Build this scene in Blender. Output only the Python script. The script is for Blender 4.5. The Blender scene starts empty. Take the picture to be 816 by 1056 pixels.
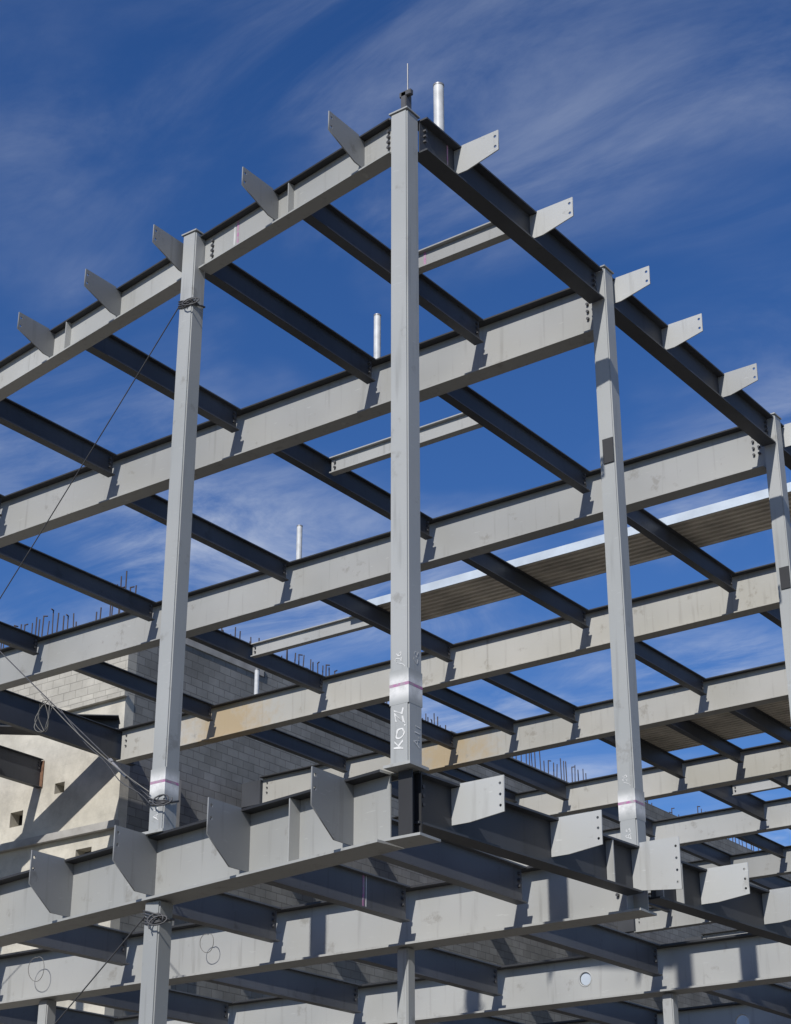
import bpy, bmesh, math, random
from mathutils import Matrix, Vector
random.seed(4)
scn=bpy.context.scene
COL=scn.collection
HR=17.18; H2=6.71; GZ=-1.6
# ---------------------------------------------------------------- materials
def newmat(name):
    m=bpy.data.materials.new(name); m.use_nodes=True
    nt=m.node_tree; b=nt.nodes["Principled BSDF"]
    return m,nt,b
def N(nt,t,**k):
    n=nt.nodes.new(t)
    for a,v in k.items():
        if a in n.inputs: n.inputs[a].default_value=v
        else: setattr(n,a,v)
    return n
def steel(name,c1,c2,rust=[],rough=0.5,grime=.45):
    m,nt,b=newmat(name); L=nt.links.new
    geo=N(nt,'ShaderNodeNewGeometry'); oi=N(nt,'ShaderNodeObjectInfo')
    n1=N(nt,'ShaderNodeTexNoise'); n1.inputs['Scale'].default_value=.4; n1.inputs['Detail'].default_value=3; n1.inputs['Roughness'].default_value=.45
    L(geo.outputs['Position'],n1.inputs['Vector'])
    r=N(nt,'ShaderNodeMapRange'); r.inputs['From Min'].default_value=.34; r.inputs['From Max'].default_value=.66; L(n1.outputs['Fac'],r.inputs['Value'])
    mx=N(nt,'ShaderNodeMix',data_type='RGBA'); mx.inputs['A'].default_value=(*c1,1); mx.inputs['B'].default_value=(*c2,1); L(r.outputs[0],mx.inputs['Factor'])
    r2=N(nt,'ShaderNodeMapRange'); r2.inputs['To Min'].default_value=.82; r2.inputs['To Max'].default_value=1.1; L(oi.outputs['Random'],r2.inputs['Value'])
    hs=N(nt,'ShaderNodeHueSaturation'); L(mx.outputs['Result'],hs.inputs['Color']); L(r2.outputs[0],hs.inputs['Value'])
    out=hs.outputs[0]
    mp=N(nt,'ShaderNodeMapping'); mp.inputs['Scale'].default_value=(7,7,.5); L(geo.outputs['Position'],mp.inputs['Vector'])
    n2=N(nt,'ShaderNodeTexNoise'); n2.inputs['Scale'].default_value=1.2; n2.inputs['Detail'].default_value=4; L(mp.outputs[0],n2.inputs['Vector'])
    rs=N(nt,'ShaderNodeMapRange'); rs.inputs['From Min'].default_value=.58; rs.inputs['From Max'].default_value=.74; rs.inputs['To Max'].default_value=.38; L(n2.outputs['Fac'],rs.inputs['Value'])
    ms=N(nt,'ShaderNodeMix',data_type='RGBA'); ms.inputs['B'].default_value=(c1[0]*.55,c1[1]*.53,c1[2]*.5,1); L(rs.outputs[0],ms.inputs['Factor']); L(out,ms.inputs['A']); out=ms.outputs['Result']
    n3=N(nt,'ShaderNodeTexNoise'); n3.inputs['Scale'].default_value=2.0; n3.inputs['Detail'].default_value=8; n3.inputs['Roughness'].default_value=.68; L(geo.outputs['Position'],n3.inputs['Vector'])
    rr=N(nt,'ShaderNodeMapRange'); rr.inputs['From Min'].default_value=.6; rr.inputs['From Max'].default_value=.68; rr.inputs['To Max'].default_value=grime; L(n3.outputs['Fac'],rr.inputs['Value'])
    m3=N(nt,'ShaderNodeMix',data_type='RGBA'); m3.inputs['B'].default_value=(c1[0]*.55,c1[1]*.5,c1[2]*.44,1); L(rr.outputs[0],m3.inputs['Factor']); L(out,m3.inputs['A']); out=m3.outputs['Result']
    mp2=N(nt,'ShaderNodeMapping'); mp2.inputs['Scale'].default_value=(2,2,16); mp2.inputs['Rotation'].default_value=(.3,.4,0); L(geo.outputs['Position'],mp2.inputs['Vector'])
    n6=N(nt,'ShaderNodeTexNoise'); n6.inputs['Scale'].default_value=2; n6.inputs['Detail'].default_value=3; L(mp2.outputs[0],n6.inputs['Vector'])
    r6=N(nt,'ShaderNodeMapRange'); r6.inputs['From Min'].default_value=.68; r6.inputs['From Max'].default_value=.75; r6.inputs['To Max'].default_value=.4; L(n6.outputs['Fac'],r6.inputs['Value'])
    m6=N(nt,'ShaderNodeMix',data_type='RGBA'); m6.inputs['B'].default_value=(min(1,c1[0]*1.6),min(1,c1[1]*1.6),min(1,c1[2]*1.6),1); L(r6.outputs[0],m6.inputs['Factor']); L(out,m6.inputs['A']); out=m6.outputs['Result']
    for (P,rad,st) in rust:
        ds=N(nt,'ShaderNodeVectorMath',operation='DISTANCE'); ds.inputs[1].default_value=P; L(geo.outputs['Position'],ds.inputs[0])
        a=N(nt,'ShaderNodeMath',operation='MULTIPLY_ADD'); a.inputs[1].default_value=rad*2.6; L(n3.outputs['Fac'],a.inputs[0]); L(ds.outputs['Value'],a.inputs[2])
        r4=N(nt,'ShaderNodeMapRange'); r4.inputs['From Min'].default_value=rad*2.5; r4.inputs['From Max'].default_value=rad*1.6; r4.inputs['To Max'].default_value=st; L(a.outputs[0],r4.inputs['Value'])
        m4=N(nt,'ShaderNodeMix',data_type='RGBA'); m4.inputs['B'].default_value=(.34,.25,.13,1); L(r4.outputs[0],m4.inputs['Factor']); L(out,m4.inputs['A']); out=m4.outputs['Result']
    L(out,b.inputs['Base Color']); b.inputs['Roughness'].default_value=rough
    b.inputs['Specular IOR Level'].default_value=.35
    bp=N(nt,'ShaderNodeBump'); bp.inputs['Strength'].default_value=.06; bp.inputs['Distance'].default_value=.01; L(n3.outputs['Fac'],bp.inputs['Height']); L(bp.outputs[0],b.inputs['Normal'])
    return m
M_gird=steel("primer_grey_steel",(.28,.285,.28),(.34,.343,.335))
M_girdr=steel("primer_grey_steel_stained",(.295,.29,.265),(.35,.343,.32),rust=[((-20.9,19.6,16.6),1.7,.75),((-17.5,26.2,16.6),1.6,.7)])
M_dark=steel("shade_painted_steel",(.034,.037,.044),(.058,.062,.072),rough=.5)  # girder steel again, with the shade of side-facing beams put into the colour
M_dark2=steel("mid_shade_steel",(.075,.079,.088),(.115,.12,.13),rough=.5)  # same steel on floor purlins, with a milder shade in its colour
M_mill=steel("mill_scale_steel",(.020,.021,.024),(.036,.036,.039),rough=.6)
M_col=steel("column_grey_steel",(.27,.28,.282),(.32,.328,.33))
M_fin=steel("plate_grey_steel",(.34,.347,.345),(.395,.402,.40))
M_finD=steel("plate_shade_steel",(.18,.188,.195),(.23,.236,.242))  # left-hand plates: duller tone of grazing sun put into the colour
def plain(name,c,rough=.6,metal=0,var=.2,scale=6):
    m,nt,b=newmat(name); L=nt.links.new
    geo=N(nt,'ShaderNodeNewGeometry'); n=N(nt,'ShaderNodeTexNoise'); n.inputs['Scale'].default_value=scale; n.inputs['Detail'].default_value=6; L(geo.outputs['Position'],n.inputs['Vector'])
    r=N(nt,'ShaderNodeMapRange'); r.inputs['From Min'].default_value=.3; r.inputs['From Max'].default_value=.7; L(n.outputs['Fac'],r.inputs['Value'])
    mx=N(nt,'ShaderNodeMix',data_type='RGBA'); mx.inputs['A'].default_value=(*[x*(1-var) for x in c],1); mx.inputs['B'].default_value=(*[min(1,x*(1+var)) for x in c],1); L(r.outputs[0],mx.inputs['Factor'])
    L(mx.outputs['Result'],b.inputs['Base Color']); b.inputs['Roughness'].default_value=rough; b.inputs['Metallic'].default_value=metal
    return m
def worn(name,c,lo=.42,hi=.6,scale=14,zc=None,zh=.2):
    m,nt,b=newmat(name); L=nt.links.new
    geo=N(nt,'ShaderNodeNewGeometry'); n=N(nt,'ShaderNodeTexNoise'); n.inputs['Scale'].default_value=scale; n.inputs['Detail'].default_value=6; n.inputs['Roughness'].default_value=.7; L(geo.outputs['Position'],n.inputs['Vector'])
    r=N(nt,'ShaderNodeMapRange'); r.inputs['From Min'].default_value=lo; r.inputs['From Max'].default_value=hi; L(n.outputs['Fac'],r.inputs['Value'])
    fac=r.outputs[0]
    if zc is not None:
        tc=N(nt,'ShaderNodeTexCoord'); sp=N(nt,'ShaderNodeSeparateXYZ'); L(tc.outputs['Object'],sp.inputs[0])
        ab=N(nt,'ShaderNodeMath',operation='ABSOLUTE'); L(sp.outputs['Z'],ab.inputs[0])
        fr=N(nt,'ShaderNodeMapRange'); fr.interpolation_type='SMOOTHSTEP'; fr.inputs['From Min'].default_value=zh; fr.inputs['From Max'].default_value=zh*.2; L(ab.outputs[0],fr.inputs['Value'])
        mu=N(nt,'ShaderNodeMath',operation='MULTIPLY'); L(fac,mu.inputs[0]); L(fr.outputs[0],mu.inputs[1]); fac=mu.outputs[0]
    mx=N(nt,'ShaderNodeMix',data_type='RGBA'); mx.inputs['A'].default_value=(.29,.30,.302,1); mx.inputs['B'].default_value=(*c,1); L(fac,mx.inputs['Factor'])
    L(mx.outputs['Result'],b.inputs['Base Color']); b.inputs['Roughness'].default_value=.8
    return m
M_bolt=plain("bolt_steel",(.06,.06,.065),.5)
M_cable=plain("wire_rope",(.05,.05,.055),.6)
M_chain=plain("galvanised_hardware",(.22,.22,.23),.45,.3)
M_white=plain("pale_pipe_paint",(.46,.47,.48),.5,var=.15)
M_mag=worn("magenta_marker",(.36,.13,.28),.36,.6)
M_chalk=worn("chalk_white",(.62,.62,.62),.26,.56,10)
M_spray=worn("white_spray",(.62,.62,.62),.24,.56,3.5,zc=0,zh=.24)
M_faint=worn("faint_chalk",(.5,.5,.5),.34,.66,5)
M_rebar=plain("dark_rebar",(.05,.04,.045),.8)
M_rust=plain("rusty_steel",(.16,.085,.05),.85,var=.4)
M_deck=plain("deck_underside",(.55,.51,.44),.6,.0,.25,1.3)
M_trim=plain("galvanised_trim",(.48,.53,.58),.4,.2,.12,2)
M_conc=plain("grey_concrete",(.30,.29,.275),.9,0,.25,1.5)
M_open=plain("recess_shade",(.05,.05,.05),.9)  # near-black colour stands in for room shade behind the wall opening
M_rope=plain("rope_fibre",(.14,.135,.125),.9)

def blocks(name,axis,c1,c2,mort,cream=None):
    m,nt,b=newmat(name); L=nt.links.new
    geo=N(nt,'ShaderNodeNewGeometry'); sp=N(nt,'ShaderNodeSeparateXYZ'); cb=N(nt,'ShaderNodeCombineXYZ'); L(geo.outputs['Position'],sp.inputs[0])
    L(sp.outputs[axis],cb.inputs[0]); L(sp.outputs['Z'],cb.inputs[1])
    br=N(nt,'ShaderNodeTexBrick'); br.inputs['Scale'].default_value=1; br.inputs['Brick Width'].default_value=.56; br.inputs['Row Height'].default_value=.28; br.inputs['Mortar Size'].default_value=.014; br.inputs['Mortar Smooth'].default_value=.3
    br.inputs['Color1'].default_value=(*c1,1); br.inputs['Color2'].default_value=(*c2,1); br.inputs['Mortar'].default_value=(*mort,1); L(cb.outputs[0],br.inputs['Vector'])
    n=N(nt,'ShaderNodeTexNoise'); n.inputs['Scale'].default_value=.6; n.inputs['Detail'].default_value=9; n.inputs['Roughness'].default_value=.66; L(geo.outputs['Position'],n.inputs['Vector'])
    r=N(nt,'ShaderNodeMapRange'); r.inputs['From Min'].default_value=.3; r.inputs['From Max'].default_value=.7; r.inputs['To Min'].default_value=.68; r.inputs['To Max'].default_value=1.12; L(n.outputs['Fac'],r.inputs['Value'])
    hs=N(nt,'ShaderNodeHueSaturation'); L(br.outputs['Color'],hs.inputs['Color']); L(r.outputs[0],hs.inputs['Value']); out=hs.outputs[0]
    fac=br.outputs['Fac']
    if cream:
        n2=N(nt,'ShaderNodeTexNoise'); n2.inputs['Scale'].default_value=.5; n2.inputs['Detail'].default_value=5; L(geo.outputs['Position'],n2.inputs['Vector'])
        ma=N(nt,'ShaderNodeMath',operation='MULTIPLY_ADD'); ma.inputs[1].default_value=1.0; L(n2.outputs['Fac'],ma.inputs[0]); L(sp.outputs['Z'],ma.inputs[2])
        r3=N(nt,'ShaderNodeMapRange'); r3.inputs['From Min'].default_value=19.1; r3.inputs['From Max'].default_value=19.2; r3.inputs['To Min'].default_value=.92; r3.inputs['To Max'].default_value=0; L(ma.outputs[0],r3.inputs['Value'])
        mx=N(nt,'ShaderNodeMix',data_type='RGBA'); L(r3.outputs[0],mx.inputs['Factor']); L(out,mx.inputs['A'])
        h2=N(nt,'ShaderNodeHueSaturation'); h2.inputs['Color'].default_value=(*cream,1); L(r.outputs[0],h2.inputs['Value']); L(h2.outputs[0],mx.inputs['B']); out=mx.outputs['Result']
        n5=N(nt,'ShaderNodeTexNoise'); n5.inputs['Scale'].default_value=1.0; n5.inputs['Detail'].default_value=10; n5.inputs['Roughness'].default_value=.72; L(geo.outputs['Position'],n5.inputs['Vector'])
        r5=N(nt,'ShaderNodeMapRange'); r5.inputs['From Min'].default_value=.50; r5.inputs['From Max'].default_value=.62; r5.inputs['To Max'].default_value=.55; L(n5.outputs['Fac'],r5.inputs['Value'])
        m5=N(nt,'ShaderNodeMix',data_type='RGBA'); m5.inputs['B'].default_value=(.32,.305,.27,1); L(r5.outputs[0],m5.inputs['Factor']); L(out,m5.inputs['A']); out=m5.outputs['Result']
        sb=N(nt,'ShaderNodeMath',operation='SUBTRACT'); sb.inputs[0].default_value=1.0; L(r3.outputs[0],sb.inputs[1]); mf=N(nt,'ShaderNodeMath',operation='MULTIPLY'); L(sb.outputs[0],mf.inputs[0]); L(fac,mf.inputs[1]); fac=mf.outputs[0]
    L(out,b.inputs['Base Color']); b.inputs['Roughness'].default_value=.95; b.inputs['Specular IOR Level'].default_value=.1
    bp=N(nt,'ShaderNodeBump'); bp.inputs['Strength'].default_value=.5; bp.inputs['Distance'].default_value=.02; L(fac,bp.inputs['Height']); bp.invert=True
    b2=N(nt,'ShaderNodeBump'); b2.inputs['Strength'].default_value=.35; b2.inputs['Distance'].default_value=.04; L(n.outputs['Fac'],b2.inputs['Height']); L(bp.outputs[0],b2.inputs['Normal']); L(b2.outputs[0],b.inputs['Normal'])
    return m
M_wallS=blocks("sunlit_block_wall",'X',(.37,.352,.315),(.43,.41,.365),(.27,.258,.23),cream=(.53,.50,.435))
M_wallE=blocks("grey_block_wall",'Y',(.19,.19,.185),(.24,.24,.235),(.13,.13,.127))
M_gr=plain("packed_dirt",(.13,.115,.092),.95,0,.3,.4)

# ---------------------------------------------------------------- helpers
def mkmesh(name,bm,mat,smooth=False):
    me=bpy.data.meshes.new(name); bmesh.ops.recalc_face_normals(bm,faces=bm.faces[:]); bm.to_mesh(me); bm.free()
    me.materials.append(mat)
    if smooth:
        for p in me.polygons: p.use_smooth=True
    return me
def add(name,me,W,parent=None,label=None,cat=None,group=None,kind=None):
    o=bpy.data.objects.new(name,me); COL.objects.link(o)
    if parent is not None:
        o.parent=parent; o.matrix_local=PM[parent.name].inverted()@W
    else: o.matrix_world=W
    PM[o.name]=W
    if label:o["label"]=label
    if cat:o["category"]=cat
    if group:o["group"]=group
    if kind:o["kind"]=kind
    return o
PM={}
def T(x,y,z): return Matrix.Translation((x,y,z))
def RZ(a): return Matrix.Rotation(a,4,'Z')
def RX(a): return Matrix.Rotation(a,4,'X')
def RY(a): return Matrix.Rotation(a,4,'Y')
def boxm(name,sx,sy,sz,mat,bev=0,z0=False):
    bm=bmesh.new(); bmesh.ops.create_cube(bm,size=1)
    for v in bm.verts: v.co=Vector((v.co.x*sx,v.co.y*sy,(v.co.z+(.5 if z0 else 0))*sz))
    if bev: bmesh.ops.bevel(bm,geom=bm.edges[:],offset=bev,segments=2,affect='EDGES')
    return mkmesh(name,bm,mat)
def cylm(name,r,h,mat,seg=16,smooth=True):
    bm=bmesh.new(); bmesh.ops.create_cone(bm,cap_ends=True,segments=seg,radius1=r,radius2=r,depth=h)
    for e in bm.edges:
        if abs(e.verts[0].co.z-e.verts[1].co.z)<1e-6: e.smooth=False
    me=mkmesh(name,bm,mat)
    if smooth:
        for p in me.polygons: p.use_smooth=len(p.vertices)==4
    return me
def holed(name,pts,holes,t,mat,r=.027):
    cu=bpy.data.curves.new(name,'CURVE'); cu.dimensions='2D'; cu.fill_mode='BOTH'; cu.extrude=t/2
    def sp(q):
        s=cu.splines.new('POLY'); s.points.add(len(q)-1)
        for i,p in enumerate(q): s.points[i].co=(p[0],p[1],0,1)
        s.use_cyclic_u=True
    sp(pts)
    for h in holes:
        sp([(h[0]+r*math.cos(a*2*math.pi/10),h[1]+r*math.sin(a*2*math.pi/10)) for a in range(10)])
    ob=bpy.data.objects.new("tmp",cu); COL.objects.link(ob)
    dg=bpy.context.evaluated_depsgraph_get(); me=bpy.data.meshes.new_from_object(ob.evaluated_get(dg))
    bpy.data.objects.remove(ob); me.transform(Matrix.Rotation(math.pi/2,4,'X'))
    me.materials.clear(); me.materials.append(mat); me.name=name
    return me
def ibeam(name,p0,p1,zt,d,bf,mat,tf=.03,tw=.018,bfb=None,mill=False,**k):
    bfb=bfb or bf
    dx,dy=p1[0]-p0[0],p1[1]-p0[1]; Ln=math.hypot(dx,dy); ang=math.atan2(dy,dx)
    h=bf/2; hb=bfb/2; w=tw/2
    pr=[(-h,0),(h,0),(h,-tf),(w,-tf),(w,-d+tf),(hb,-d+tf),(hb,-d),(-hb,-d),(-hb,-d+tf),(-w,-d+tf),(-w,-tf),(-h,-tf)]
    bm=bmesh.new()
    A=[bm.verts.new((0,p[0],p[1])) for p in pr]; B=[bm.verts.new((Ln,p[0],p[1])) for p in pr]
    bm.faces.new(A); bm.faces.new(B[::-1])
    for i in range(12):
        f=bm.faces.new((A[i],B[i],B[(i+1)%12],A[(i+1)%12]))
        if mill and i in (0,1,2,10,11): f.material_index=1
    me=mkmesh(name,bm,mat)
    if mill: me.materials.append(M_mill)
    W=T(p0[0],p0[1],zt)@RZ(ang)
    o=add(name,me,W,**k); o["L"]=Ln
    return o
BOLT=cylm("bolt",.028,.05,M_bolt,6,False)
def bolts(par,pts,side):
    W0=PM[par.name]
    for x,z in pts: add("bolt",BOLT,W0@T(x,side,z)@RX(math.pi/2),par)
def stiff(par,x,d,bf,tf,side,mat):
    w=bf/2-.02
    me=boxm("stiffener_plate",.02,w,d-2*tf-.004,mat)
    add("stiffener_plate",me,PM[par.name]@T(x,side*(w/2+.01),-d/2),par)
def mark(par,x,z0,z1,side,mat,w=.05):
    add("paint_mark",boxm("paint_mark",w,.004,abs(z1-z0),mat),PM[par.name]@T(x,side,(z0+z1)/2),par)
def wire(name,pts,r,mat,parent=None,label=None,cat=None,group=None,cyc=False):
    cu=bpy.data.curves.new(name,'CURVE'); cu.dimensions='3D'; cu.bevel_depth=r; cu.bevel_resolution=2
    s=cu.splines.new('POLY'); s.points.add(len(pts)-1); s.use_cyclic_u=cyc
    for i,p in enumerate(pts): s.points[i].co=(*p,1)
    ob=bpy.data.objects.new("tmp",cu); COL.objects.link(ob)
    dg=bpy.context.evaluated_depsgraph_get(); me=bpy.data.meshes.new_from_object(ob.evaluated_get(dg)); bpy.data.objects.remove(ob)
    me.materials.clear(); me.materials.append(mat)
    return add(name,me,Matrix.Identity(4),parent,label,cat,group)

# ---------------------------------------------------------------- setting
bm=bmesh.new(); bmesh.ops.create_grid(bm,x_segments=2,y_segments=2,size=1500)
add("ground",mkmesh("ground",bm,M_gr),T(0,0,GZ),kind="structure")
WZ=21.6; WX=-25.95
bld=bpy.data.objects.new("block_building",None); COL.objects.link(bld); PM[bld.name]=T(WX,20.5,GZ); bld.matrix_world=PM[bld.name]
bld["label"]="unfinished concrete block building with rebar rising from its top"; bld["category"]="building"
def wbox(name,x0,x1,y0,y1,z0,z1,mat,bev=0,label=None):
    me=boxm(name,x1-x0,y1-y0,z1-z0,mat,bev)
    return add(name,me,T((x0+x1)/2,(y0+y1)/2,(z0+z1)/2),bld,label=label)
ops=[(-28.9,-28.45,15.9,16.25),(-27.7,-27.0,13.3,13.9),(-30.9,-30.3,15.1,15.6),(-31.9,-30.9,12.2,12.9)]
def wall_with_openings(name,axis,a0,a1,z0,z1,c0,c1,ops,mat,label=None):
    xs=sorted({a0,a1,*[o[0] for o in ops],*[o[1] for o in ops]}); zs=sorted({z0,z1,*[o[2] for o in ops],*[o[3] for o in ops]})
    bm=bmesh.new()
    def inside(i,j):
        if i<0 or j<0 or i>=len(xs)-1 or j>=len(zs)-1: return False
        cx=(xs[i]+xs[i+1])/2; cz=(zs[j]+zs[j+1])/2
        return not any(o[0]<cx<o[1] and o[2]<cz<o[3] for o in ops)
    def P(a,c,z): return (a,c,z) if axis=='X' else (c,a,z)
    def F(q): bm.faces.new([bm.verts.new(P(*p)) for p in q])
    for i in range(len(xs)-1):
        for j in range(len(zs)-1):
            if not inside(i,j): continue
            a,b2,c,d=xs[i],xs[i+1],zs[j],zs[j+1]
            F([(a,c0,c),(b2,c0,c),(b2,c0,d),(a,c0,d)]); F([(a,c1,c),(a,c1,d),(b2,c1,d),(b2,c1,c)])
            if not inside(i-1,j): F([(a,c0,c),(a,c0,d),(a,c1,d),(a,c1,c)])
            if not inside(i+1,j): F([(b2,c0,c),(b2,c1,c),(b2,c1,d),(b2,c0,d)])
            if not inside(i,j-1): F([(a,c0,c),(a,c1,c),(b2,c1,c),(b2,c0,c)])
            if not inside(i,j+1): F([(a,c0,d),(b2,c0,d),(b2,c1,d),(a,c1,d)])
    bmesh.ops.remove_doubles(bm,verts=bm.verts[:],dist=1e-4)
    return add(name,mkmesh(name,bm,mat),Matrix.Identity(4),bld,label=label)
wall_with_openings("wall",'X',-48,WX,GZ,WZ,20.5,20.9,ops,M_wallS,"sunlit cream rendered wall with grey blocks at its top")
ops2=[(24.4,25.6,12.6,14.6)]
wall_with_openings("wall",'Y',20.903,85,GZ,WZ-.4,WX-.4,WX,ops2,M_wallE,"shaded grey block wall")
wbox("inner_wall",-47.9,-27.3,21.3,21.5,GZ,WZ-1,M_conc)
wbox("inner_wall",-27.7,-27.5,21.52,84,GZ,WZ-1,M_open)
for y in (26.4,33.2,39.3,45.6,52,58.5): wbox("beam_seat",WX+.003,-25.12,y-.12,y+.12,16.25,17.1,M_dark,.01)
wbox("pilaster",WX+.003,WX+.3,22.2,23.0,GZ,16.4,M_conc,.02)
wbox("ledge",-47.9,WX+.1,20.34,20.497,18.6,18.8,M_wallS,.01)
wbox("ledge",-47.9,WX+.1,20.30,20.497,14.3,14.55,M_conc,.01)
wbox("parapet",WX-.42,WX+.05,20.95,27.2,WZ-.397,WZ-.05,M_conc,.01)
add("parapet",boxm("parapet",.36,46,1.1,M_wallE),T(WX-.2,62.0,WZ+.153),bld)
add("parapet",boxm("parapet",.34,30,.7,M_wallE),T(WX-.2,70.0,WZ+1.056),bld)
add("parapet",boxm("parapet",.38,11.6,.55,M_wallE),T(WX-.2,33.1,WZ-.4+.278),bld)
def rebar_bm(bm,x,y,z0,h,hook):
    M=T(x,y,z0)@RZ(random.uniform(-1.6,1.6))@RX(random.uniform(-.06,.06)); r=.024
    bmesh.ops.create_cone(bm,cap_ends=True,segments=6,radius1=r,radius2=r,depth=h,matrix=M@T(0,0,h/2))
    if hook:
        bmesh.ops.create_cone(bm,cap_ends=True,segments=6,radius1=r,radius2=r,depth=.16,matrix=M@T(.06,0,h)@RY(math.pi/2))
bars=[]
def rg(p0,p1,n,h,z0):
    for i in range(n):
        t=(i+random.uniform(-.3,.3))/max(1,n-1)
        bars.append((p0[0]+(p1[0]-p0[0])*t,p0[1]+(p1[1]-p0[1])*t+random.uniform(-.07,.07),z0,h*random.uniform(.65,1.08),random.random()<.25))
rg((-32.9,20.7),(-28.9,20.7),18,1.0,WZ-.1)
rg((-28.6,20.7),(-27.4,20.7),3,.6,WZ-.1)
rg((-27.2,20.7),(-26.0,20.7),7,1.55,WZ-.1)
for y0,y1,n,z in [(24.4,27.4,14,.4),(28.4,33.0,20,.5),(34.4,38.8,20,.5),(42,50,26,1.05),(52,60,24,1.05),(61,74,32,1.75)]:
    rg((WX-.2,y0),(WX-.2,y1),n,1.15,WZ-.5+z)
for b_ in bars[:98]:
    bm=bmesh.new(); rebar_bm(bm,0,0,0,b_[3],b_[4]); add("rebar",mkmesh("rebar",bm,M_rebar),T(b_[0],b_[1],b_[2]),bld)
bm=bmesh.new()
for b_ in bars[98:]: rebar_bm(bm,*b_)
add("rebar",mkmesh("rebar",bm,M_rebar),Matrix.Identity(4),bld,kind="stuff")

# ---------------------------------------------------------------- columns
def column(x,y,z0,z1,s=.3,label="square grey steel column",cap=True,band=None,**k):
    h=z1-z0; me=boxm("steel_column",s,s,h,M_col,.02,True)
    o=add("steel_column",me,T(x,y,z0),label=label,cat="column",group="square steel columns",**k)
    if cap: add("cap_plate",boxm("cap_plate",s+.04,s+.04,.025,M_col),T(x,y,z1+.015),o)
    add("base_plate",boxm("base_plate",s+.12,s+.12,.04,M_gird),T(x,y,z0+.022),o)
    if band:
        add("paint_band",boxm("paint_band",s+.004,s+.004,.48,M_spray),T(x,y,band-.03),o,label="soft white sprayed patch")
        add("paint_band",boxm("paint_band",s+.007,s+.007,.042,M_mag),T(x,y,band),o,label="faint magenta line")
    return o
CX,CY=-.10,.12
c0=column(CX,CY,H2,HR+.02,.31,"square grey steel corner column with chalk marks",band=7.84)
bm=bmesh.new(); a_=.11
pr=[(-a_,-a_),(a_,-a_),(a_,-a_+.02),(.01,-a_+.02),(.01,a_-.02),(a_,a_-.02),(a_,a_),(-a_,a_),(-a_,a_-.02),(-.01,a_-.02),(-.01,-a_+.02),(-a_,-a_+.02)]
lo=[bm.verts.new((p[0],p[1],-.45)) for p in pr]; hi=[bm.verts.new((p[0],p[1],.45)) for p in pr]
bm.faces.new(lo); bm.faces.new(hi[::-1])
for i in range(12): bm.faces.new((lo[i],hi[i],hi[(i+1)%12],lo[(i+1)%12]))
add("column_stub",mkmesh("column_stub",bm,M_mill),T(CX+.02,CY+.06,H2-.47),c0)
add("seat_plate",boxm("seat_plate",.56,.46,.035,M_gird),T(CX+.10,CY,H2-.95),c0)
cL=column(-5.0,.72,H2,HR+.05,.3,"square grey steel column wrapped with wire rope",band=7.5)
cR=column(.08,5.85,H2,HR+.05,.3,"square grey steel column with painted band",band=7.5)
cS=column(.1,12.75,H2,HR+.05,.3)
for c,(x,y) in ((cR,(.08,5.85)),(cS,(.1,12.75))):
    pl=add("splice_plate",boxm("splice_plate",.2,.02,.46,M_mill),T(x+.03,y-.162,13.6),c)
column(.1,19.8,H2,HR+.05,.3); column(.1,26.4,H2,HR+.05,.3)
column(-16.4,2.65,GZ,H2-1.0,.3,cap=False); column(-16.4,2.65,H2,HR,.3)
cLL=column(-5.0,.75,GZ,H2-.985,.3,"square grey steel column with wire rope tied at its top",cap=False)
column(-4.15,5.7,GZ,H2-.965,.22,cap=False); column(-2.9,12.4,GZ,H2-.885,.22,cap=False)
column(-12.5,5.7,GZ,H2-.965,.25,cap=False); column(-12.5,12.4,GZ,H2-.885,.25,cap=False)
column(.9,12.4,GZ,H2-.885,.3,cap=False); column(-25.4,12.4,GZ,HR-1.13,.3,cap=False); column(-25.4,6.05,GZ,HR-1.13,.3,cap=False); column(-34,12.75,GZ,HR-1.13,.3,cap=False)
# ---------------------------------------------------------------- roof steel
yA1=lambda x:.07-.155*x
def finplate(inner,edge,out,ho,hi,mat,zt=.012,tf=.033,tflat=.1):
    pts=[(inner,-tf),(edge+.004,-tf),(edge+.004,zt),(out,zt),(out,-ho),(edge+tflat,-hi),(inner,-hi)]
    return holed("outrigger_plate",pts,[(out-.06,-.09),(out-.06,-ho+.08)],.02,mat)
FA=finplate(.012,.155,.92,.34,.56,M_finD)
def girderA(p0,p1,zt,d,bf,mat,label,group="roof girders",**k):
    return ibeam("steel_girder",p0,p1,zt,d,bf,mat,mill=True,label=label,cat="beam",group=group,**k)
s1=girderA((CX-.17,yA1(CX-.17)),(-4.84,yA1(-4.84)),HR,.66,.28,M_gird,"grey steel edge beam with projecting bolt plates","roof edge beams")
s2=girderA((-5.16,yA1(-5.16)),(-16.24,yA1(-16.24)),HR,.66,.28,M_gird,"grey steel edge beam with projecting bolt plates","roof edge beams")
def finsA(par,xs,yf,me,zt):
    for x in xs: add("outrigger_plate",me,T(x,yf(x),zt)@RZ(-math.pi/2),par)
finsA(s1,[-.95,-2.97],yA1,FA,HR)
finsA(s2,[-5.27,-7.2,-9.25,-11.3,-13.4],yA1,FA,HR)
for p,x in [(s1,2.35),(s2,3.6),(s2,7.2)]: stiff(p,x,.66,.28,.03,1,M_gird)
mark(s1,3.75,-.04,-.6,.012,M_mag); mark(s1,3.83,-.1,-.6,.012,M_faint,.05)
for p,L0 in [(s1,.12),(s1,4.4),(s2,.14)]: bolts(p,[(L0,-.15),(L0,-.25),(L0,-.35),(L0,-.45)],.03)
FB=finplate(.012,.155,.85,.36,.5,M_fin)
bsegs=[((.05,.3),(.06,5.68)),((.06,6.02),(.08,12.58)),((.08,12.92),(.1,19.63)),((.1,19.97),(.1,26.23))]
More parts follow.
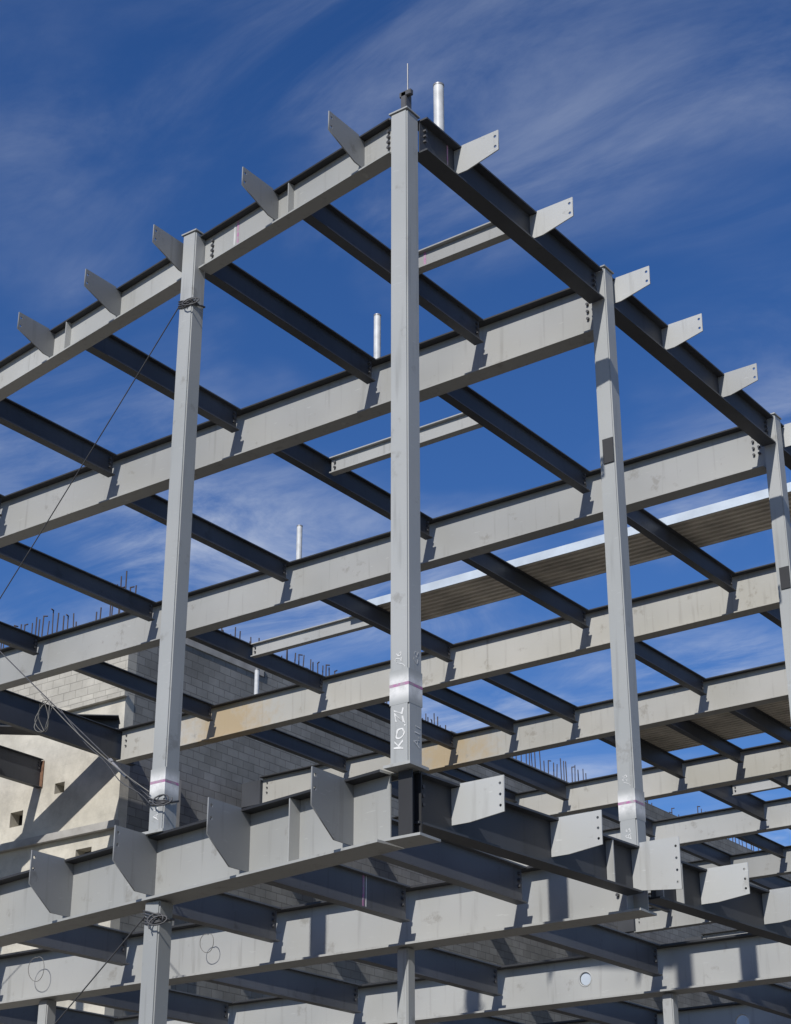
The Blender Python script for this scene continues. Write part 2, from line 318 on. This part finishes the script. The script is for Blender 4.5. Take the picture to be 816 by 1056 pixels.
bf_y=[1.25,3.5,6.1,8.1,10.4,13.1,15,17.3,19.5,22,24]
for i,(a,b) in enumerate(bsegs):
    o=ibeam("steel_edge_beam",a,b,HR,.62,.3,M_dark,label="grey steel edge beam with painted-in shade and projecting bolt plates",cat="beam",group="roof edge beams")
    for y in bf_y:
        if a[1]<y<b[1]: add("outrigger_plate",FB,T(a[0]+.0,y,HR),o)
    bolts(o,[(.12,-.15),(.12,-.25),(.12,-.35),(o["L"]-.12,-.15),(o["L"]-.12,-.25),(o["L"]-.12,-.35)],-.03)
    if i==0: mark(o,.75,-.04,-.57,-.012,M_mag,.03)
ys=[(6.05,1.04,M_gird),(12.75,1.06,M_gird),(19.8,1.05,M_girdr),(26.4,1.0,M_girdr),(33.2,1.0,M_girdr),(39.3,1.0,M_gird),(45.6,1.0,M_gird),(52,1.0,M_gird),(58.5,1.0,M_gird)]
for i,(y,d,m) in enumerate(ys):
    xe=-25.27 if y<20.5 else -25.1
    if i==1: xe=-34.2  # unseen extra length, added to throw shade on the left wall
    o=girderA((-.09,y),(xe,y),HR,d,.38,m,"long grey steel girder with faintly rust-stained web" if m is M_girdr else "long grey steel girder spanning between columns")
    bolts(o,[(xx,-.22-.15*j) for xx in (.12,.24) for j in range(4)],.03)
    bolts(o,[(o["L"]-.2,-.2-.17*j) for j in range(3)],.03)
def purlin(x,y0,y1,zt,d=.5,mat=None,group="roof purlins",tag=True,x1=None,bf=.2):
    o=ibeam("steel_purlin",(x,y0),(x if x1 is None else x1,y1),zt-.004,d,bf,mat or M_dark,tf=.025,tw=.014,label="grey steel purlin with painted-in shade, bolted between two girders",cat="beam",group=group)
    if tag:
        L_=o["L"]
        bolts(o,[(L_-.1,-.12),(L_-.1,-.22),(L_-.1,-.32)],-.025)
        bolts(o,[(.1,-.12),(.1,-.22),(.1,-.32)],-.025)
    return o
for x in [-2.55,-5.05,-8.5,-12,-15.5]: purlin(x,yA1(x)+.145,5.85,HR)
XP=[-4.22,-8.42,-12.7,-17.15,-21.4]
yy=[6.05,12.75,19.8,26.4,33.2,39.3,45.6,52,58.5]
for i in range(len(yy)-1):
    for x in XP: purlin(x,yy[i]+.2,yy[i+1]-.2,HR,.5 if i<3 else random.choice((.5,.6,.7)),tag=i<3)
    if i>=3:
        for x in random.sample([-2.1,-6.3,-10.6,-14.9,-19.2,-23.3],3): purlin(x,yy[i]+.2,yy[i+1]-.2,HR,random.choice((.35,.45)),tag=False)
for x in [-19.3,-14.9]: purlin(x,20.0,26.2,HR,.45,tag=False)
purlin(-25.4,12.95,20.49,HR,.95)
p_=purlin(-29.6,12.95,20.46,HR,.95); add("end_plate",boxm("end_plate",.03,.26,.9,M_rust),PM[p_.name]@T(7.52,0,-.5),p_); purlin(-33.9,12.95,20.49,HR,.8)
ibeam("shadow_beam",(-33.6,13.1),(-25.6,19.95),HR+.47,.46,.85,M_dark,label="wide steel beam added diagonally across the purlins to shadow the wall",cat="beam")  # added beam, mostly hidden, set to throw a diagonal shadow on the wall
def infill(x0,x1,y,d=.42,nm="short infill beams"):
    o=ibeam("steel_infill_beam",(x0,y),(x1,y),HR-.006,d,.18,M_gird,tf=.025,tw=.014,label="short light grey steel beam between two purlins",cat="beam",group=nm)
    bolts(o,[(o["L"]-.1,-.12),(o["L"]-.1,-.24)],.025)
    return o
i1=infill(-.1,-2.44,3.35,.36); mark(i1,1.9,-.03,-.33,.01,M_mag); infill(-4.33,-8.3,8.75,.38); infill(-12.8,-17.04,16.4,.38)
infill(-4.33,-8.3,35.9,.4); infill(-8.5,-12.6,36.5,.4); infill(-4.33,-8.3,42.2,.4)
def deck(x0,x1,y0,y1,z,trim=True,label="bundle of corrugated steel roof deck lying on purlins"):
    prof=[];y=0;W_=y1-y0
    while y<W_-.01:
        prof+= [(y,0),(min(y+.10,W_),0),(min(y+.12,W_),.07),(min(y+.19,W_),.07)]; y+=.21
    prof.append((W_,0))
    me_b=bmesh.new(); rnd=random.Random(int(x0*10))
    for k in range(3):
        sx=rnd.uniform(0,.5)
        a=[me_b.verts.new((sx,p[0],p[1]+k*.04)) for p in prof]; b=[me_b.verts.new((x1-x0,p[0],p[1]+k*.04)) for p in prof]
        for i in range(len(prof)-1):
            me_b.faces.new((a[i],b[i],b[i+1],a[i+1]))
    o=add("roof_deck_bundle",mkmesh("roof_deck_bundle",me_b,M_deck),T(x0,y0,z+.005),label=label,cat="roof deck",group="roof deck bundles")
    if trim: add("edge_trim",boxm("edge_trim",x1-x0+.02,.02,.22,M_trim),T((x0+x1)/2,y0-.015,z+.115),o)
    return o
deck(-13.6,-.1,16.15,17.75,HR)
deck(-13.0,-.1,28.9,31.9,HR,True); deck(-15,-.1,41.3,43.0,HR,False); deck(-15,-.1,47.5,49.5,HR,False)
# ---------------------------------------------------------------- level two
yB1=lambda x:.05-.145*x
a1=girderA((-.33,yB1(-.33)),(-16.3,yB1(-16.3)),H2,.97,.42,M_gird,"deep grey steel edge girder with large bolt plates","floor edge girders",bfb=.5,tf=.035)
pts=[(.012,-.038),(.216,-.038),(.216,.012),(.9,.012),(.9,-.5),(.42,-.86),(.012,-.86)]
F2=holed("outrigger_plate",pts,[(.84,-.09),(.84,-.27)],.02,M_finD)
finsA(a1,[-1.02,-3.08,-5.15,-7.2,-9.25,-11.4],yB1,F2,H2)
stiff(a1,1.75,.97,.42,.035,1,M_gird)
xB2=lambda y:-.15+.075*y
F3=holed("outrigger_plate",[(.012,-.036),(.156,-.036),(.156,.012),(.85,.012),(.85,-.48),(.3,-.54),(.012,-.54)],[(.79,-.09),(.79,-.24),(.79,-.39)],.02,M_fin,.021)
F4=holed("outrigger_plate",[(.012,-.036),(.156,-.036),(.156,.05),(.82,.05),(.82,-.74),(.012,-.66)],[(.76,-.09),(.76,-.27),(.76,-.45),(.76,-.63)],.02,M_fin,.021)
for a,b in [(.25,5.48),(5.92,12.2),(12.62,18.8)]:
    o=ibeam("steel_edge_beam",(xB2(a),a),(xB2(b),b),H2,.7,.3,M_dark,label="grey steel floor edge beam with painted-in shade and bolt plates",cat="beam",group="floor edge beams")
    for y in [1.1,3.35,5.42,7.35,9.3,11.4,13.5]:
        if a<y<b: add("outrigger_plate",F4 if y==5.42 else F3,T(xB2(y),y,H2),o)
    W0=PM[o.name]
    for xx in ([o["L"]-.75] if a<1 else [.12,.7]):
        add("stiffener_plate",boxm("stiffener_plate",.02,.13,.63,M_fin),W0@T(xx,-.08,-.35),o)
    bolts(o,[(.22,-.15),(.22,-.27),(.22,-.39)],-.03)
fg=[]
for y,x0,d in [(5.7,.35,.95),(12.4,.8,.87),(19.0,1.3,.87)]:
    o=girderA((x0,y),(-25,y),H2,d,.42,M_gird,"deep grey steel floor girder","floor girders",bfb=.5,tf=.035)
    bolts(o,[(.5,-.2-.14*j) for j in range(4)],.03); fg.append(o)
stiff(fg[0],.25,.95,.42,.035,1,M_fin)
def webhole(par,x,z,r):
    bm=bmesh.new(); bmesh.ops.create_cone(bm,cap_ends=True,segments=32,radius1=r,radius2=r,depth=.2)
    cut=bpy.data.objects.new("cut",mkmesh("cut",bm,M_gird)); COL.objects.link(cut)
    W=PM[par.name]@T(x,0,z)@RX(math.pi/2); cut.matrix_world=W
    md=par.modifiers.new("b",'BOOLEAN'); md.operation='DIFFERENCE'; md.object=cut; md.solver='EXACT'
    bpy.context.view_layer.update()
    dg=bpy.context.evaluated_depsgraph_get(); me=bpy.data.meshes.new_from_object(par.evaluated_get(dg)); par.modifiers.clear(); par.data=me
    bpy.data.objects.remove(cut)
    cu=[W@Vector((r*math.cos(k*math.pi/16),r*math.sin(k*math.pi/16),0)) for k in range(32)]
    wire("pipe_sleeve",[tuple(p) for p in cu],.018,M_fin,par,cyc=True)
    add("hole_daylight_disc",cylm("hole_daylight_disc",r*.82,.012,M_trim,28),PM[par.name]@T(x,-.02,z)@RX(math.pi/2),par)  # pale disc standing in for daylight seen through the hole
webhole(fg[1],5.5,-.42,.14); webhole(fg[2],5.9,-.42,.19)
XP2=[-1.75,-4.0,-6.75,-10.3,-13.8]
for x in XP2:
    o=purlin(x,yB1(x)+.2,5.48,H2,.58,M_dark2,group="floor purlins")
    if x==-4.0: mark(o,o["L"]-1.15,-.03,-.55,-.009,M_mag,.05); mark(o,o["L"]-1.08,-.03,-.55,-.009,M_chalk,.02)
for x in [-3.0,-6.6,-10.1,-13.7,-17.2,-20.8]: purlin(x,5.92,12.18,H2,.58,M_dark2,group="floor purlins"); purlin(x,12.62,18.78,H2,.58,M_dark2,group="floor purlins")
# one slack wire loop hanging in front of each lower girder bay; the sun throws its looping shadow on the web
def hang(par,cx,cz,r,seed):
    pts=[]
    for k in range(24):
        a=1.3+k*2*math.pi/21; rr=r*(.8+.2*math.sin(k*.29+seed))
        pts.append(tuple(PM[par.name]@Vector((cx+rr*.85*math.cos(a)+.004*k,.23+.02*math.sin(k*.4),cz+rr*math.sin(a)))))
    wire("wire_loop",pts,.006,M_rope,par)
hang(fg[0],12.95,-.45,.28,1); hang(fg[0],8.6,-.45,.2,2)
# ---------------------------------------------------------------- poles
def pole(x,y,h,r=.07):
    o=add("vent_pipe",cylm("vent_pipe",r,h,M_white,20),T(x,y,HR+h/2),label="short pale grey pipe standing upright on a roof beam",cat="pipe",group="upright roof pipes")
    add("pipe_rim",cylm("pipe_rim",r+.006,.03,M_chain,20),T(x,y,HR+h-.013),o)
pole(-.02,.95,1.12,.085); pole(-5.1,6.1,1.15); pole(-12.55,12.85,1.05); pole(-19.9,19.9,.9)
br=add("lifting_bracket",boxm("lifting_bracket",.10,.16,.42,M_bolt,.01),T(CX+.02,CY+.02,HR+.25),label="dark steel bracket with thin rod on the corner column",cat="bracket")
add("rod",cylm("rod",.012,.6,M_chain,8),T(CX+.05,CY+.02,HR+.74),br)
add("clevis",boxm("clevis",.22,.08,.10,M_bolt,.01),T(CX+.05,CY-.02,HR+.42),br)
# ---------------------------------------------------------------- cables
def sag(a,b,s,n=16):
    a=Vector(a);b=Vector(b); return [tuple(a.lerp(b,i/n)+Vector((0,0,-s*4*(i/n)*(1-i/n)))) for i in range(n+1)]
def wraps(cx,cy,z,s,n=4,loose=0):
    pts=[]
    for i in range(n*16+1):
        a=i*2*math.pi/16; k=1/max(abs(math.cos(a)),abs(math.sin(a))); k=min(k,1.3)
        pts.append((cx+(s/2+.02)*k*math.cos(a),cy+(s/2+.02)*k*math.sin(a),z+.07*math.sin(i*.37)+.02*i/16))
    for i in range(loose):
        a=i*2*math.pi/12
        pts.append((cx+.12+.15*math.cos(a)+.004*i,cy-.2+.05*math.sin(i*.6),z-.05+.10*math.sin(a)+.05*math.sin(i*.23)))
    return pts
w1=wire("bracing_cable",sag((-5.1,.56,15.85),(-16.3,2.4,6.8),.12),.010,M_cable,None,"thin steel bracing cable sloping down from a column","cable","bracing cables")
wire("cable_wrap",wraps(-5,.72,15.8,.3,4,18),.012,M_cable,w1)
w2=wire("bracing_cable",sag((-5.1,.56,7.25),(-16.3,2.4,16.2),.10),.010,M_cable,None,"steel bracing cable with turnbuckle tied to a column base","cable","bracing cables")
wire("cable_wrap",wraps(-5,.72,7.2,.3,3,14),.012,M_cable,w2)
d=Vector((-11.2,1.84,8.95)).normalized()
q=Vector((-5.1,.56,7.2))+d*1.1
R=d.to_track_quat('Z','Y').to_matrix().to_4x4()
add("turnbuckle",cylm("turnbuckle",.026,.5,M_chain,10),Matrix.Translation(q)@R,w2)
add("turnbuckle_nut",cylm("turnbuckle_nut",.042,.09,M_chain,6,False),Matrix.Translation(q+d*.3)@R,w2)
wire("loose_rope",sag((-5.1,.5,7.35),(-8.2,1.0,9.65),.10),.008,M_rope,w2)
wire("loose_rope",[(x,y+.03*math.sin(i*1.1),z+.03*math.sin(i*.9)) for i,(x,y,z) in enumerate(sag((-5.05,.48,7.15),(-7.6,.95,9.2),.10))],.008,M_cable,w2)
loop=[]
base=Vector((-8.1,.98,9.55))
for k in range(3*20):
    a=k*2*math.pi/20; rr=.2+.05*math.sin(k*.31)
    loop.append((base.x+rr*.7*math.sin(a)+.05*math.sin(k*.1),base.y+.05*math.sin(k*.7),base.z-.3+rr*1.3*math.cos(a)))
wire("rope_coil",loop,.007,M_rope,w2)
w3=wire("bracing_cable",sag((-5.1,.56,5.5),(-16.3,2.3,-1.2),.12),.010,M_cable,None,"thin steel cable tied round a lower column","cable","bracing cables")
wire("cable_wrap",wraps(-5,.75,5.45,.3,5,20),.012,M_cable,w3)
# ---------------------------------------------------------------- chalk writing
def chalk(txt,par,W,size,off=-.0015):
    cu=bpy.data.curves.new("chalk_mark",'FONT'); cu.body=txt; cu.size=size; cu.extrude=.0008; cu.shear=.3; cu.offset=off
    ob=bpy.data.objects.new("tmp",cu); COL.objects.link(ob); dg=bpy.context.evaluated_depsgraph_get(); me=bpy.data.meshes.new_from_object(ob.evaluated_get(dg)); bpy.data.objects.remove(ob)
    for v in me.vertices:
        v.co.y+=.02*math.sin(v.co.x*15)+.007*math.sin(v.co.x*50+v.co.y*30); v.co.x+=.014*math.sin(v.co.y*22+v.co.x*9)
    me.materials.clear(); me.materials.append(M_chalk); add("chalk_mark",me,W,par)
fA=RX(math.pi/2)
fB=RZ(math.pi/2)@RX(math.pi/2)
up=Matrix.Rotation(math.pi/2,4,'Z')
chalk("KO.ZL",c0,T(CX+.08,CY-.1585,6.92)@fA@up,.21,0)
chalk("J26",c0,T(CX+.06,CY-.1585,8.1)@fA@up,.15)
chalk("A.11",c0,T(CX+.1585,CY+.09,6.98)@fB@up,.17)
chalk("C-2",c0,T(CX+.1585,CY+.07,8.12)@fB@up,.13)
chalk("A.5",cL,T(-4.94,.72-.1535,6.9)@fA@up,.14)
chalk("B.5",cR,T(.14,5.85-.1535,6.9)@fA@up,.14)
chalk("J26",cR,T(.13,5.85-.1535,7.78)@fA@up,.12)
# ---------------------------------------------------------------- camera
cam=bpy.data.cameras.new("camera"); co=bpy.data.objects.new("camera",cam); COL.objects.link(co)
cam.sensor_fit='VERTICAL'; cam.sensor_height=24; cam.lens=24*1830/1056; cam.clip_end=4000
co.location=(13.054,-18.063,0); co.rotation_euler=(math.pi/2+math.atan(850/1830),0,math.radians(36.24)); scn.camera=co
# ---------------------------------------------------------------- light
sun_to=Vector((.15,-.75,.62)).normalized()
sl=bpy.data.lights.new("sun",'SUN'); sl.energy=5.0; sl.angle=math.radians(.5); sl.color=(1,.965,.90)
so=bpy.data.objects.new("sun",sl); COL.objects.link(so); so.rotation_euler=sun_to.to_track_quat('Z','Y').to_euler(); so.location=(5,-20,40)
w=bpy.data.worlds.new("World"); scn.world=w; w.use_nodes=True; nt=w.node_tree; L=nt.links.new
bg=nt.nodes["Background"]; bg.inputs['Strength'].default_value=.112
sky=N(nt,'ShaderNodeTexSky'); sky.sky_type='NISHITA'; sky.sun_disc=False; sky.sun_elevation=math.asin(sun_to.z); sky.sun_rotation=math.atan2(sun_to.x,sun_to.y)
sky.altitude=1000; sky.air_density=1.0; sky.dust_density=.3; sky.ozone_density=3.0
hsv=N(nt,'ShaderNodeHueSaturation'); hsv.inputs['Saturation'].default_value=1.27; hsv.inputs['Hue'].default_value=.512; L(sky.outputs[0],hsv.inputs['Color'])
tc=N(nt,'ShaderNodeTexCoord'); sp=N(nt,'ShaderNodeSeparateXYZ'); L(tc.outputs['Generated'],sp.inputs[0])
mz=N(nt,'ShaderNodeMath',operation='MAXIMUM'); mz.inputs[1].default_value=.08; L(sp.outputs['Z'],mz.inputs[0])
vd=N(nt,'ShaderNodeVectorMath',operation='DIVIDE'); cb=N(nt,'ShaderNodeCombineXYZ')
for k in range(3): L(mz.outputs[0],cb.inputs[k])
L(tc.outputs['Generated'],vd.inputs[0]); L(cb.outputs[0],vd.inputs[1])
def cloud(loc,rot,scale,ns,det,rough,dist,lo,hi):
    mp=N(nt,'ShaderNodeMapping'); mp.inputs['Rotation'].default_value=(0,0,rot); mp.inputs['Scale'].default_value=scale; mp.inputs['Location'].default_value=loc; L(vd.outputs[0],mp.inputs['Vector'])
    n1=N(nt,'ShaderNodeTexNoise'); n1.inputs['Scale'].default_value=ns; n1.inputs['Detail'].default_value=det; n1.inputs['Roughness'].default_value=rough; n1.inputs['Distortion'].default_value=dist; L(mp.outputs[0],n1.inputs['Vector'])
    r1=N(nt,'ShaderNodeMapRange'); r1.interpolation_type='SMOOTHSTEP'; r1.inputs['From Min'].default_value=lo; r1.inputs['From Max'].default_value=hi; L(n1.outputs['Fac'],r1.inputs['Value'])
    return r1.outputs[0]
broad=cloud((5.6,2.9,0),.3,(1,1.2,1),1.7,5,.5,.2,.36,.70)
streak=cloud((1.3,4.2,0),.45,(1.0,2.0,1),2.4,13,.64,.6,.32,.76)
mm=N(nt,'ShaderNodeMath',operation='MULTIPLY'); L(broad,mm.inputs[0]); L(streak,mm.inputs[1])
rz=N(nt,'ShaderNodeMapRange'); rz.inputs['From Min'].default_value=.64; rz.inputs['From Max'].default_value=.32; rz.inputs['To Min'].default_value=.22; rz.inputs['To Max'].default_value=.9; L(sp.outputs['Z'],rz.inputs['Value'])
m2=N(nt,'ShaderNodeMath',operation='MULTIPLY'); L(mm.outputs[0],m2.inputs[0]); L(rz.outputs[0],m2.inputs[1])
mx=N(nt,'ShaderNodeMix',data_type='RGBA'); mx.inputs['B'].default_value=(5.7,6.2,7.1,1); L(m2.outputs[0],mx.inputs['Factor']); L(hsv.outputs[0],mx.inputs['A'])
L(mx.outputs['Result'],bg.inputs['Color'])
scn.view_settings.view_transform='Standard'; scn.view_settings.look='None'; scn.view_settings.exposure=0
